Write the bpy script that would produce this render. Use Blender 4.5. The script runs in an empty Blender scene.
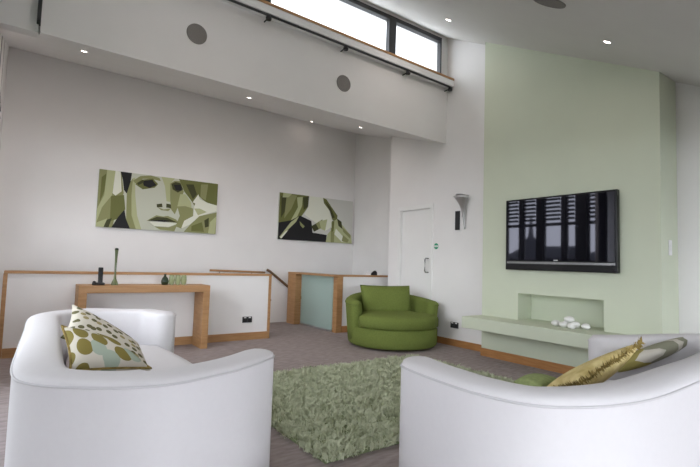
import bpy, bmesh, math, random
from mathutils import Vector, Matrix
random.seed(7)
S = bpy.context.scene
COL = S.collection
PI = math.pi

# ------------------------------------------------------------------ materials
def lin(c):
    return tuple((v/255/12.92 if v <= 10 else ((v/255+.055)/1.055)**2.4) for v in c)

def mat(name, rgb, rough=.6, var=0.0, scale=20, bump=0.0, bscale=200, stretch=(1,1,1), spec=.3, rgb2=None, metal=0, sheen=0, coat=0):
    """procedural principled material; rgb are linear albedo values"""
    m = bpy.data.materials.new(name); m.use_nodes = True
    nt = m.node_tree; b = nt.nodes['Principled BSDF']
    b.inputs['Base Color'].default_value = (*rgb, 1)
    b.inputs['Roughness'].default_value = rough
    b.inputs['Specular IOR Level'].default_value = spec
    b.inputs['Metallic'].default_value = metal
    b.inputs['Sheen Weight'].default_value = sheen
    b.inputs['Coat Weight'].default_value = coat
    tc = nt.nodes.new('ShaderNodeTexCoord'); mp = nt.nodes.new('ShaderNodeMapping')
    mp.inputs['Scale'].default_value = stretch
    nt.links.new(tc.outputs['Object'], mp.inputs['Vector'])
    n = nt.nodes.new('ShaderNodeTexNoise'); n.inputs['Scale'].default_value = scale; n.inputs['Detail'].default_value = 4
    nt.links.new(mp.outputs['Vector'], n.inputs['Vector'])
    r = nt.nodes.new('ShaderNodeValToRGB')
    c2 = rgb2 if rgb2 else tuple(max(0, v*(1-var)) for v in rgb)
    c1 = rgb if rgb2 else tuple(min(1, v*(1+var*.6)) for v in rgb)
    r.color_ramp.elements[0].position = .32; r.color_ramp.elements[1].position = .68
    r.color_ramp.elements[0].color = (*c2, 1); r.color_ramp.elements[1].color = (*c1, 1)
    nt.links.new(n.outputs['Fac'], r.inputs['Fac']); nt.links.new(r.outputs['Color'], b.inputs['Base Color'])
    if bump:
        n2 = nt.nodes.new('ShaderNodeTexNoise'); n2.inputs['Scale'].default_value = bscale
        nt.links.new(mp.outputs['Vector'], n2.inputs['Vector'])
        bp = nt.nodes.new('ShaderNodeBump'); bp.inputs['Strength'].default_value = bump; bp.inputs['Distance'].default_value = .01
        nt.links.new(n2.outputs['Fac'], bp.inputs['Height']); nt.links.new(bp.outputs['Normal'], b.inputs['Normal'])
    return m

def emis(name, rgb, s):
    m = bpy.data.materials.new(name); m.use_nodes = True; nt = m.node_tree; nt.nodes.clear()
    e = nt.nodes.new('ShaderNodeEmission'); o = nt.nodes.new('ShaderNodeOutputMaterial')
    e.inputs[0].default_value = (*rgb, 1); e.inputs[1].default_value = s
    nt.links.new(e.outputs[0], o.inputs[0]); return m

def glass(name, tint, ior=1.45, base=0.0, frost=None):
    m = bpy.data.materials.new(name); m.use_nodes = True; nt = m.node_tree; nt.nodes.clear()
    o = nt.nodes.new('ShaderNodeOutputMaterial'); t = nt.nodes.new('ShaderNodeBsdfTransparent')
    t.inputs[0].default_value = (*tint, 1)
    g = nt.nodes.new('ShaderNodeBsdfGlossy'); g.inputs['Roughness'].default_value = .02
    f = nt.nodes.new('ShaderNodeFresnel'); ge = nt.nodes.new('ShaderNodeNewGeometry'); mr = nt.nodes.new('ShaderNodeMapRange')
    mr.inputs['To Min'].default_value = ior; mr.inputs['To Max'].default_value = 1/ior
    nt.links.new(ge.outputs['Backfacing'], mr.inputs['Value']); nt.links.new(mr.outputs['Result'], f.inputs[0])
    mx = nt.nodes.new('ShaderNodeMixShader')
    src = t
    if frost:
        d = nt.nodes.new('ShaderNodeBsdfDiffuse'); d.inputs[0].default_value = (*frost, 1)
        tl = nt.nodes.new('ShaderNodeBsdfTranslucent'); tl.inputs[0].default_value = (*frost, 1)
        m0 = nt.nodes.new('ShaderNodeMixShader'); m0.inputs[0].default_value = .5
        nt.links.new(d.outputs[0], m0.inputs[1]); nt.links.new(tl.outputs[0], m0.inputs[2])
        m2 = nt.nodes.new('ShaderNodeMixShader'); m2.inputs[0].default_value = base
        nt.links.new(t.outputs[0], m2.inputs[1]); nt.links.new(m0.outputs[0], m2.inputs[2]); src = m2
    nt.links.new(f.outputs[0], mx.inputs[0]); nt.links.new(src.outputs[0], mx.inputs[1]); nt.links.new(g.outputs[0], mx.inputs[2])
    nt.links.new(mx.outputs[0], o.inputs[0]); return m

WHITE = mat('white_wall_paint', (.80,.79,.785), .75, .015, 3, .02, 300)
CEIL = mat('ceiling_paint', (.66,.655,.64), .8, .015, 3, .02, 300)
GREEN = mat('pale_green_paint', (.605,.65,.52), .75, .015, 3, .02, 300)
CARPET = mat('mauve_grey_carpet', (.40,.345,.335), .95, 0, 9, .5, 260, (1,3.2,1), .1, rgb2=(.29,.245,.24))
OAK = mat('oak_wood', (.45,.255,.115), .45, 0, 5, .03, 80, (1,1,9), .35, rgb2=(.36,.19,.08))
OAKH = mat('oak_wood_lengthwise', (.45,.255,.115), .45, 0, 5, .03, 80, (.8,9,9), .35, rgb2=(.36,.19,.08))
OAKB = mat('oak_skirting', (.46,.225,.085), .45, 0, 5, .03, 80, (1,1,9), .35, rgb2=(.37,.17,.06))
OAKD = mat('dark_oak', (.17,.095,.05), .45, 0, 6, .03, 80, (1,9,9), .3, rgb2=(.12,.065,.035))
SOFA = mat('white_upholstery', (.645,.625,.64), .8, .01, 40, .1, 500, sheen=.1)
SOFASEAM = mat('white_piping', (.56,.545,.56), .8, .01, 40, .1, 500)
GCH = mat('olive_green_upholstery', (.155,.195,.05), .9, .10, 60, .3, 400, spec=.1)
GCH2 = mat('olive_green_piping', (.115,.145,.035), .9, .10, 60, .3, 400)
RUGB = mat('rug_backing', (.26,.31,.17), .95, .1, 30)
RUG = mat('green_shag_yarn', (.63,.655,.49), .9, 0, 14, 0, 100, spec=.1, rgb2=(.50,.53,.37))
BLACK = mat('black_gloss_plastic', (.008,.008,.009), .22, .02, 5, spec=.3)
BLACKM = mat('black_matt_plastic', (.02,.02,.022), .5, .05, 5)
DGREY = mat('dark_grey_metal', (.045,.047,.05), .45, .05, 5)
GRILLE = mat('grey_speaker_grille', (.24,.225,.215), .8, .2, 500, .3, 900)
SILVER = mat('brushed_silver', (.55,.55,.56), .32, .05, 8, 0, 100, (1,30,1), metal=.9)
CHROME = mat('dark_chrome', (.3,.3,.3), .25, .03, 5, metal=1)
WPLAST = mat('white_plastic', (.8,.8,.8), .4, .01, 5)
WGLOSS = mat('white_gloss_paint', (.80,.80,.79), .5, .01, 4)
STONE = mat('white_pebble', (.86,.86,.84), .6, .05, 8, .05, 60)
SCREEN = mat('tv_screen', (.006,.006,.009), .03, .01, 4, spec=.9)
SCREEN.node_tree.nodes['Principled BSDF'].inputs['Specular Tint'].default_value = (.86,.86,1,1)
PANE = glass('window_glass', (.97,.985,.98))
FROST = glass('aqua_glass', (.72,.85,.82), 1.4, .62, (.74,.88,.84))
GLG = glass('green_glass', (.62,.70,.52), 1.5, .5, (.30,.36,.20))
GLC = glass('pale_green_glass', (.85,.90,.74), 1.4, .4, (.62,.68,.48))
GLD = glass('dark_green_glass', (.16,.24,.15), 1.5, .6, (.05,.08,.045))
BULB = emis('lamp_glow', (1,.82,.74), 6)
SIGNG = mat('sign_green', (.03,.30,.16), .4, .02, 4)
BUILD = mat('house_render', (.10,.10,.12), .9, .05, 1)
ROOF = mat('house_roof', (.05,.05,.06), .9, .05, 1)
GRASS = mat('ground_grass', (.05,.07,.04), .95, .2, 1)

def leafmat(name, base, leaf, leaf2, sc, th, sx=1.0, rot=.6):
    m = bpy.data.materials.new(name); m.use_nodes = True; nt = m.node_tree; b = nt.nodes['Principled BSDF']
    b.inputs['Roughness'].default_value = .8; b.inputs['Specular IOR Level'].default_value = .2
    tc = nt.nodes.new('ShaderNodeTexCoord'); mp = nt.nodes.new('ShaderNodeMapping')
    mp.inputs['Scale'].default_value = (sc, sc*sx, 1); mp.inputs['Rotation'].default_value = (0,0,rot)
    nt.links.new(tc.outputs['UV'], mp.inputs['Vector'])
    v = nt.nodes.new('ShaderNodeTexVoronoi'); v.inputs['Scale'].default_value = 1; v.inputs['Randomness'].default_value = .75
    v.voronoi_dimensions = '2D'
    nt.links.new(mp.outputs['Vector'], v.inputs['Vector'])
    r = nt.nodes.new('ShaderNodeValToRGB'); r.color_ramp.interpolation = 'CONSTANT'
    r.color_ramp.elements[0].color = (1,1,1,1); r.color_ramp.elements[1].position = th; r.color_ramp.elements[1].color = (0,0,0,1)
    nt.links.new(v.outputs['Distance'], r.inputs['Fac'])
    sp = nt.nodes.new('ShaderNodeSeparateColor'); nt.links.new(v.outputs['Color'], sp.inputs[0])
    gt = nt.nodes.new('ShaderNodeMath'); gt.operation = 'GREATER_THAN'; gt.inputs[1].default_value = .6
    nt.links.new(sp.outputs[0], gt.inputs[0])
    m1 = nt.nodes.new('ShaderNodeMix'); m1.data_type = 'RGBA'
    m1.inputs['A'].default_value = (*leaf,1); m1.inputs['B'].default_value = (*leaf2,1); nt.links.new(gt.outputs[0], m1.inputs['Factor'])
    m2 = nt.nodes.new('ShaderNodeMix'); m2.data_type = 'RGBA'
    m2.inputs['A'].default_value = (*base,1); nt.links.new(m1.outputs['Result'], m2.inputs['B']); nt.links.new(r.outputs['Color'], m2.inputs['Factor'])
    nt.links.new(m2.outputs['Result'], b.inputs['Base Color']); return m
CREAM = (.58,.54,.46); OLIVE = (.21,.17,.045); SAGE = (.36,.42,.34); DOLIVE = (.12,.11,.05)
PSPOT = leafmat('spotted_fabric', CREAM, DOLIVE, (.30,.25,.12), 9, .33, .8)
PLEAF = leafmat('leaf_print_fabric', CREAM, OLIVE, SAGE, 4.4, .50, .62, .9)
PLEAF2 = leafmat('big_leaf_print_fabric', (.64,.61,.54), (.36,.31,.10), (.30,.30,.22), 2.5, .46, .8, .25)
PGOLD = mat('gold_fabric', (.72,.60,.30), .8, 0, 16, .5, 60, (1,1,1), .2, rgb2=(.52,.40,.15))
PGOLDD = mat('gold_fringe_yarn', (.38,.28,.09), .85, 0, 30, 0, 60, rgb2=(.17,.12,.035))
PGREEN = mat('green_cushion_fabric', (.30,.36,.15), .85, .15, 40, .3, 200)

# ------------------------------------------------------------------ mesh helpers
class B:
    def __init__(s): s.bm = bmesh.new()
    def box(s, x0,x1,y0,y1,z0,z1, mi=0):
        P = [(x,y,z) for z in (z0,z1) for y in (y0,y1) for x in (x0,x1)]
        v = [s.bm.verts.new(p) for p in P]
        for f in ((0,2,3,1),(4,5,7,6),(0,1,5,4),(2,6,7,3),(0,4,6,2),(1,3,7,5)):
            s.bm.faces.new([v[i] for i in f]).material_index = mi
        return v
    def hexa(s, P):
        v = [s.bm.verts.new(p) for p in P]
        for f in ((0,3,2,1),(4,5,6,7),(0,1,5,4),(1,2,6,5),(2,3,7,6),(3,0,4,7)):
            s.bm.faces.new([v[i] for i in f])
    def prism(s, poly, d):
        d = Vector(d); a = [s.bm.verts.new(p) for p in poly]; b = [s.bm.verts.new(Vector(p)+d) for p in poly]
        n = len(poly); s.bm.faces.new(a); s.bm.faces.new(b[::-1])
        for i in range(n): s.bm.faces.new((a[i], b[i], b[(i+1)%n], a[(i+1)%n]))
    def tube(s, pts, r, seg=10, closed=False):
        pts = [Vector(p) for p in pts]; n = len(pts); rings = []
        up = Vector((0,0,1))
        for i, p in enumerate(pts):
            if closed: t = pts[(i+1)%n]-pts[i-1]
            else: t = pts[min(i+1,n-1)]-pts[max(i-1,0)]
            t.normalize()
            a = t.cross(up)
            if a.length < .05: a = t.cross(Vector((0,1,0)))
            a.normalize(); b = a.cross(t)
            rr = r[i] if isinstance(r,(list,tuple)) else r
            rings.append([s.bm.verts.new(p+rr*(math.cos(2*PI*k/seg)*a+math.sin(2*PI*k/seg)*b)) for k in range(seg)])
        m = n if closed else n-1
        for i in range(m):
            A, C = rings[i], rings[(i+1)%n]
            for k in range(seg): s.bm.faces.new((A[k],A[(k+1)%seg],C[(k+1)%seg],C[k]))
        if not closed: s.bm.faces.new(rings[0][::-1]); s.bm.faces.new(rings[-1])
    def lathe(s, prof, M=None, seg=28):
        M = M or Matrix(); rings = []
        for (r,z) in prof:
            if r < 1e-5: rings.append([s.bm.verts.new(M@Vector((0,0,z)))])
            else: rings.append([s.bm.verts.new(M@Vector((r*math.cos(2*PI*k/seg), r*math.sin(2*PI*k/seg), z))) for k in range(seg)])
        for A, C in zip(rings, rings[1:]):
            for k in range(seg):
                f = [A[k%len(A)], A[(k+1)%seg%len(A)], C[(k+1)%seg%len(C)], C[k%len(C)]]
                u = []
                for q in f:
                    if q not in u: u.append(q)
                if len(u) > 2: s.bm.faces.new(u)
        for R_, fl in ((rings[0],1),(rings[-1],0)):
            if len(R_) > 1: s.bm.faces.new(R_[::-1] if fl else R_)
    def loft(s, rings, closed=True, cap=True):
        V = [[s.bm.verts.new(p) for p in r] for r in rings]; n = len(V[0])
        for A, C in zip(V, V[1:]):
            for k in range(n if closed else n-1): s.bm.faces.new((A[k],A[(k+1)%n],C[(k+1)%n],C[k]))
        if cap: s.bm.faces.new(V[0][::-1]); s.bm.faces.new(V[-1])
        return V
    def obj(s, name, m, parent=None, bevel=0, smooth=False, sub=0, seg=2, weld=True):
        if weld: bmesh.ops.remove_doubles(s.bm, verts=s.bm.verts, dist=1e-6)
        bmesh.ops.recalc_face_normals(s.bm, faces=s.bm.faces)
        me = bpy.data.meshes.new(name); s.bm.to_mesh(me); s.bm.free()
        for x in (m if isinstance(m,(list,tuple)) else [m]): me.materials.append(x)
        o = bpy.data.objects.new(name, me); COL.objects.link(o)
        if smooth:
            for p in me.polygons: p.use_smooth = True
        if bevel:
            k = o.modifiers.new('b','BEVEL'); k.width = bevel; k.segments = seg; k.limit_method = 'ANGLE'; k.angle_limit = .6
        if sub:
            k = o.modifiers.new('s','SUBSURF'); k.levels = sub; k.render_levels = sub
        if parent: o.parent = parent
        return o

def bx(name, m, d, parent=None, bevel=0):
    b = B(); b.box(*d); return b.obj(name, m, parent, bevel)
def st(o): o['kind'] = 'structure'; return o
def tag(o, label, cat, group=None):
    o['label'] = label; o['category'] = cat
    if group: o['group'] = group
    return o
def thing(name, label, cat, loc=(0,0,0), rz=0, group=None):
    o = bpy.data.objects.new(name, None); COL.objects.link(o); o.location = loc; o.rotation_euler = (0,0,rz)
    o.empty_display_size = .1
    return tag(o, label, cat, group)
def dup(root, loc, label, rot=None):
    r = root.copy(); COL.objects.link(r); r.location = loc; r['label'] = label
    if rot is not None: r.rotation_euler = rot
    for ch in list(root.children):
        c = ch.copy(); COL.objects.link(c); c.parent = r
        for g in list(ch.children):
            d = g.copy(); COL.objects.link(d); d.parent = c
    return r
def crom(P, n):
    """Catmull-Rom samples through P (tuples), n per span"""
    P = [Vector(p) for p in P]; out = []
    for i in range(len(P)-1):
        p0 = P[i-1] if i else P[0]*2-P[1]; p1, p2 = P[i], P[i+1]
        p3 = P[i+2] if i+2 < len(P) else P[-1]*2-P[-2]
        for k in range(n):
            t = k/n
            out.append(.5*((2*p1)+(p2-p0)*t+(2*p0-5*p1+4*p2-p3)*t*t+(3*p1-p0-3*p2+p3)*t**3))
    out.append(P[-1]); return out
def resample(pts, step):
    out = [pts[0]]; acc = 0
    L = sum((b-a).length for a,b in zip(pts,pts[1:])); n = max(2, round(L/step)); step = L/n; target = step
    for a,b in zip(pts,pts[1:]):
        d = (b-a).length
        while acc+d >= target-1e-9 and len(out) < n:
            out.append(a+(b-a)*((target-acc)/d)); target += step
        acc += d
    out.append(pts[-1]); return out

# ------------------------------------------------------------------ camera
F = 455.78; yaw, pitch, roll = math.radians(35.544), math.radians(3.689), math.radians(1.8174)
fw = Vector((math.sin(yaw)*math.cos(pitch), math.cos(yaw)*math.cos(pitch), math.sin(pitch)))
r0 = Vector((math.cos(yaw), -math.sin(yaw), 0)); u0 = r0.cross(fw)
rt = math.cos(roll)*r0+math.sin(roll)*u0; up = -math.sin(roll)*r0+math.cos(roll)*u0
cam = bpy.data.objects.new('camera', bpy.data.cameras.new('camera')); COL.objects.link(cam)
cam.data.sensor_width = 36; cam.data.lens = F/700*36; cam.data.clip_start = .03
M = Matrix((rt, up, -fw)).transposed().to_4x4(); M.translation = Vector((0,0,1.16)); cam.matrix_world = M
S.camera = cam

# ------------------------------------------------------------------ shell
XD = 5.2      # plane of the door wall
XR = 5.405    # wall to the right of the chimney breast
CYR = 1.825
XC = 5.0      # face of the chimney breast
YB = 7.85     # back wall
YH = 6.30     # front of the low walls
YK = 4.80     # bulkhead face
XW = -.34     # left wall of the stair zone
XM = -.85     # left wall of the living zone
YS = -4.0     # window wall behind the viewer
ZK = 3.04     # bottom edge of the bulkhead
TILT = .012
def zs(y, x=5.2): return ZK+.30*(y-YK)+TILT*(5.2-x)        # sloping soffit
def zc(y): return 4.261+.53*(y-3.934)  # sloping main ceiling
YFLAT = .55

b = B()
b.box(XM-.2, XD+.5, YS-.2, YH+.1, -.2, 0); b.box(XW-.2, 4.32, YH+.1, YB+.1, -.2, 0)
st(b.obj('floor', CARPET))
# stairs going down behind the glass
b = B()
for i in range(7): b.box(4.32+.2*i, 5.72, 6.42, YB, -.2-.18*(i+1), -.18*(i+1))
st(b.obj('stairs', CARPET))
# back wall, upper part set back a little above a fine ledge
b = B(); b.box(XW-.1, 5.8, YB+.012, YB+.2, -1.6, 4.2); b.box(XW-.1, 5.7, YB, YB+.012, -1.6, 2.52)
st(b.obj('wall_back', WHITE))
b = B(); b.box(5.7, 5.85, 6.0, YB+.1, -1.6, 4.2); b.box(XD+.14, 5.7, 5.96, 6.1, -1.6, 4.2)
st(b.obj('wall_stair_right', WHITE))
# door wall
b = B()
DY0, DY1, DZ = 5.10, 5.80, 2.075
b.box(XD, XD+.14, 3.93, DY0, 0, 5.0); b.box(XD, XD+.14, DY1, 6.1, 0, 5.0); b.box(XD, XD+.14, DY0, DY1, DZ, 5.0)
b.box(XR, XR+.14, YS-.2, CYR, 0, 4.0)
st(b.obj('wall_right', WHITE))
# chimney breast with a recess
NY0, NY1, NZ0, NZ1 = 2.365, 3.39, .53, .853
CY0, CY1 = 1.825, 3.93
b = B()
b.box(XC, 5.545, CY0, NY0, 0, 4.9); b.box(XC, 5.45, NY1, CY1, 0, 4.9)
b.box(XC, 5.45, NY0, NY1, 0, NZ0-.002); b.box(XC, 5.45, NY0, NY1, NZ1, 4.9); b.box(5.28, 5.45, NY0, NY1, NZ0-.002, NZ1)
st(b.obj('wall_chimney', GREEN))
# main ceiling
b = B()
zf = zc(YFLAT)
for (ya, yb_) in ((YFLAT, 5.05),):
    b.hexa([(XM-.2,ya,zc(ya)),(XD+.4,ya,zc(ya)),(XD+.4,yb_,zc(yb_)),(XM-.2,yb_,zc(yb_)),
            (XM-.2,ya,zc(ya)+.15),(XD+.4,ya,zc(ya)+.15),(XD+.4,yb_,zc(yb_)+.15),(XM-.2,yb_,zc(yb_)+.15)])
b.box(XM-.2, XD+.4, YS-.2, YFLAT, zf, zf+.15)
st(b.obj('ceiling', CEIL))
# bulkhead with sloping soffit
WX0, WX1, WZ0, WZ1 = -.1, 5.05, 4.04, 4.66
b = B()
xe = 5.8
b.hexa([(0,YK,zs(YK,0)),(xe,YK,zs(YK,xe)),(xe,YK+.2,zs(YK+.2,xe)),(0,YK+.2,zs(YK+.2,0)),
        (0,YK,WZ0-.03),(xe,YK,WZ0-.03),(xe,YK+.2,WZ0-.03),(0,YK+.2,WZ0-.03)])
xl = XW-.1; ya, yb_ = YK+.2, YB+.1
b.hexa([(xl,ya,zs(ya,xl)),(xe,ya,zs(ya,xe)),(xe,yb_,zs(yb_,xe)),(xl,yb_,zs(yb_,xl)),
        (xl,ya,zs(ya,xl)+.15),(xe,ya,zs(ya,xe)+.15),(xe,yb_,zs(yb_,xe)+.15),(xl,yb_,zs(yb_,xl)+.15)])
st(b.obj('wall_bulkhead', WHITE))
b = B(); b.box(XM-.1, -.012, YK+.07, YK+.2, ZK+.085, 5.0)
b.box(XM-.1, XW, YK, YK+.2, 0, ZK+.2)
st(b.obj('wall_bulkhead_end', WHITE))
st(bx('trim_1', DGREY, (-.03,0,YK-.01,YK+.1,3.2,5.0)))
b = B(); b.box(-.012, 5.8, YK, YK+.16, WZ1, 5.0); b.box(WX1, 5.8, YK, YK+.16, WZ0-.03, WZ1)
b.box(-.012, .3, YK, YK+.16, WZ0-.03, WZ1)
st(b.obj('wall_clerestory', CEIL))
# clerestory window
b = B(); b.box(.3,WX1,YK-.01,YK+.06,WZ1-.05,WZ1+.01); b.box(WX1-.025,WX1,YK-.01,YK+.06,WZ0,WZ1-.05); b.box(.3,.36,YK-.01,YK+.06,WZ0,WZ1-.05)
w1 = st(b.obj('window_1', DGREY))
bx('mullion', DGREY, (3.99,4.12,YK-.012,YK+.06,WZ0,WZ1-.05), w1)
bx('mullion', DGREY, (2.05,2.18,YK-.012,YK+.06,WZ0,WZ1-.05), w1)
for xa, xb in ((.36,2.05),(2.18,3.99),(4.12,WX1-.025)): bx('glass_pane', PANE, (xa,xb,YK+.03,YK+.036,WZ0,WZ1-.05), w1)
def tbox(b, x0,x1,y0,y1,z0,z1,k=.022):
    d0, d1 = k*(XD-x0), k*(XD-x1)
    b.hexa([(x0,y0,z0+d0),(x1,y0,z0+d1),(x1,y1,z0+d1),(x0,y1,z0+d0),(x0,y0,z1+d0),(x1,y0,z1+d1),(x1,y1,z1+d1),(x0,y1,z1+d0)])
b = B(); tbox(b,.0,XD,YK-.14,YK-.012,WZ0-.045,WZ0-.015); b.obj('window_sill', OAKH, w1)
b = B(); tbox(b,.0,XD,YK-.13,YK-.012,WZ0-.14,WZ0-.045); b.obj('sill_fascia', WGLOSS, w1)

# left walls with windows (out of the frame; only the stair zone's show in the television)
def window_wall_x(name, wname, x0, x1, y0, y1, ztop, opens, wz0, wz1, wall_mat, bars):
    b = B(); ys = [y0]+[v for o in opens for v in o]+[y1]
    for k in range(0, len(ys), 2): b.box(x0,x1,ys[k],ys[k+1],0,ztop, 1 if bars and k < len(ys)-2 else 0)  # piers between openings coloured dark, backlit shade put into the colour
    for a, c in opens: b.box(x0,x1,a,c,0,wz0); b.box(x0,x1,a,c,wz1,ztop)
    st(b.obj(name, [wall_mat, DGREY]))
    for i, (a, c) in enumerate(opens):
        f = B(); xm = (x0+x1)/2
        f.box(xm-.03,xm+.03,a,a+.05,wz0,wz1); f.box(xm-.03,xm+.03,c-.05,c,wz0,wz1)
        f.box(xm-.03,xm+.03,a+.05,c-.05,wz0,wz0+.05); f.box(xm-.03,xm+.03,a+.05,c-.05,wz1-.05,wz1)
        if bars: f.box(xm-.03,xm+.03,a+.05,c-.05,2.2,2.27)
        w = st(f.obj('%s_%d' % (wname, 2+i+(10 if bars else 0)), DGREY))
        bx('glass_pane', PANE, (xm-.003,xm+.003,a+.05,c-.05,wz0+.05,wz1-.05), w)
        if bars:
            s = B()
            for k in range(7):
                z = 2.33+k*.095
                s.hexa([(xm+.032,a+.05,z),(xm+.068,a+.05,z+.045),(xm+.068,c-.05,z+.045),(xm+.032,c-.05,z),
                        (xm+.032,a+.05,z+.006),(xm+.068,a+.05,z+.051),(xm+.068,c-.05,z+.051),(xm+.032,c-.05,z+.006)])
            s.obj('louvre_blind', DGREY, w)
window_wall_x('wall_left', 'window', XW-.14, XW, YK+.0, YB+.1, 4.2,
              [(4.93,5.20),(5.42,5.70),(5.76,6.26),(6.40,6.82),(6.88,7.30)], 1.33, 3.02, WHITE, True)
bx_l = window_wall_x('wall_left_living', 'window', XM-.15, XM, YS-.2, YK, 4.8, [(-3.4,-2.0),(-1.5,.05),(2.3,3.4),(3.5,4.65)], .15, 3.0, WHITE, False)  # unseen living-zone openings, added and sized to let in more light
# window wall behind the viewer
b = B(); opens = [(-.6,.75),(.95,2.3),(2.5,3.85),(4.0,5.0)]
xs = [XM-.15]+[v for o in opens for v in o]+[XD+.35]
for k in range(0,len(xs),2): b.box(xs[k],xs[k+1],YS-.15,YS,0,2.7)
for a,c in opens: b.box(a,c,YS-.15,YS,0,.12); b.box(a,c,YS-.15,YS,2.42,2.7)
st(b.obj('wall_south', WHITE))
for i,(a,c) in enumerate(opens):
    f = B(); ym = YS-.08
    f.box(a,a+.05,ym-.03,ym+.03,.12,2.42); f.box(c-.05,c,ym-.03,ym+.03,.12,2.42); f.box(a+.05,c-.05,ym-.03,ym+.03,.12,.17); f.box(a+.05,c-.05,ym-.03,ym+.03,2.37,2.42)
    w = st(f.obj('window_%d'%(20+i), DGREY)); bx('glass_pane', PANE, (a+.05,c-.05,ym-.003,ym+.003,.17,2.37), w)

# skirting
b = B(); b.box(XD-.016,XD-.0005,CY1,DY0-.07,0,.095); b.box(XD-.016,XD-.0005,DY1+.07,6.1,0,.095)
st(b.obj('baseboard_right', OAKB))
b = B(); b.box(XC-.018,XC-.0005,CY0-.018,CY1,0,.10); b.box(XC-.018,XR-.001,CY0-.018,CY0-.0005,0,.10)
st(b.obj('baseboard_chimney', OAKB))
st(bx('baseboard_right_front', OAKB, (XR-.016,XR-.0005,YS,CY0-.02,0,.095)))

# low walls round the stairs
HZ = .955
def halfwall(name, x0, x1, ends):
    b = B(); b.box(x0+(.03 if ends else 0), x1-(.03 if ends else 0), YH, YH+.12, 0, HZ-.03); o = st(b.obj(name, WHITE))
    bx('oak_cap', OAKH, (x0, x1, YH-.02, YH+.14, HZ-.03, HZ), o, .003)
    if ends: bx('oak_end_trim', OAK, (x0-.005, x0+.035, YH-.012, YH+.132, 0, HZ-.03), o, .002)
    if ends: bx('oak_end_trim', OAK, (x1-.04, x1, YH-.012, YH+.132, 0, HZ-.03), o, .002)
    bx('skirting_board', OAKB if not ends else OAK, (x0+(.036 if ends else .001), x1-(.041 if ends else 0), YH-.016, YH-.0005, 0, .105), o)
    return o
h1 = halfwall('wall_half_left', -.155, 3.07, True)
h2 = halfwall('wall_half_right', 4.385, XD+.3, False)
b = B(); b.lathe([(0,0),(.022,0),(.022,.02),(.012,.03),(0,.03)], Matrix.Translation((3.072,YH+.05,.56))@Matrix.Rotation(PI/2,4,'Y'), 16)
b.obj('gate_latch', BLACKM, h1, smooth=False)

# glass balustrade along the stair opening
t = thing('glass_balustrade', 'aqua glass balustrade panel between two oak posts beside the stairs', 'balustrade', (4.26,6.4,0))
def loc(o, t):  # keep world placement under an unrotated thing
    o.location = -Vector(t.location); return o
loc(bx('post', OAK, (4.265,4.38,6.285,6.40,0,.925), t, .003), t)
loc(bx('post', OAK, (4.12,4.25,7.45,7.74,0,.925), t, .003), t)
loc(bx('top_rail', OAKH, (4.12,4.38,6.28,7.75,.925,.955), t, .003), t)
loc(bx('glass_panel', FROST, (4.255,4.269,6.405,7.45,.03,.925), t), t)
loc(bx('bottom_channel', SILVER, (4.245,4.279,6.405,7.45,.0,.03), t), t)

t = thing('handrail', 'oak handrail on the back wall, pale and level, then dark and sloping down the stairs', 'handrail', (3.7,7.77,.95))
b = B(); b.tube([(2.63,7.79,.957),(3.66,7.79,.935)], .018, 12); loc(b.obj('level_rail', OAKH, t, smooth=True), t)
b = B(); b.tube([(3.70,7.79,.985),(3.76,7.79,.955),(4.4,7.79,.49),(5.5,7.79,-.30)], .024, 12); loc(b.obj('sloping_rail', OAKD, t, smooth=True), t)
for x,z in ((2.8,.953),(3.4,.94),(4.9,.13)):
    b = B(); b.tube([(x,7.849,z-.06),(x,7.80,z-.06),(x,7.79,z-.02)], .007, 8); loc(b.obj('bracket', CHROME, t), t)

# door
st(bx('door_1', WGLOSS, (XD+.03,XD+.07,DY0+.012,DY1-.012,.005,DZ-.012)))
d1 = bpy.data.objects['door_1']
b = B()
for (y0,y1,z0,z1) in ((DY0-.06,DY0,0,DZ+.06),(DY1,DY1+.06,0,DZ+.06),(DY0,DY1,DZ,DZ+.06)): b.box(XD-.012,XD-.0005,y0,y1,z0,z1)
b.box(XD,XD+.13,DY0,DY0+.01,0,DZ); b.box(XD,XD+.13,DY1-.01,DY1,0,DZ); b.box(XD,XD+.13,DY0+.01,DY1-.01,DZ-.01,DZ)
st(b.obj('trim_2', WGLOSS))
b = B(); b.tube([(XD+.03,5.16,1.05),(XD-.03,5.16,1.05),(XD-.045,5.16,1.07),(XD-.045,5.16,1.25),(XD-.03,5.16,1.27),(XD+.03,5.16,1.27)], .011, 10)
b.obj('pull_handle', CHROME, d1, smooth=True)

# ------------------------------------------------------------------ wall things
RX = Matrix.Rotation(-PI/2,4,'Y')   # lathe axis -> -X
def wall_disc(prof, x,y,z): return Matrix.Translation((x,y,z))@RX
t = thing('fire_door_sign', 'round green and white sign on the wall beside the white door', 'sign', (XD,4.968,1.46))
b = B(); b.lathe([(0,0),(.046,0),(.046,.003),(0,.003)], RX, 32); b.obj('disc', SIGNG, t)
wb = bx('white_band', WPLAST, (-.0042,-.0031,-.040,.040,-.012,.012), t)
b = B()
for k in range(5): b.box(-.0050,-.0043,-.028+.0125*k,-.021+.0125*k,-.004,.004)
b.obj('lettering', SIGNG, wb)

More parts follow.
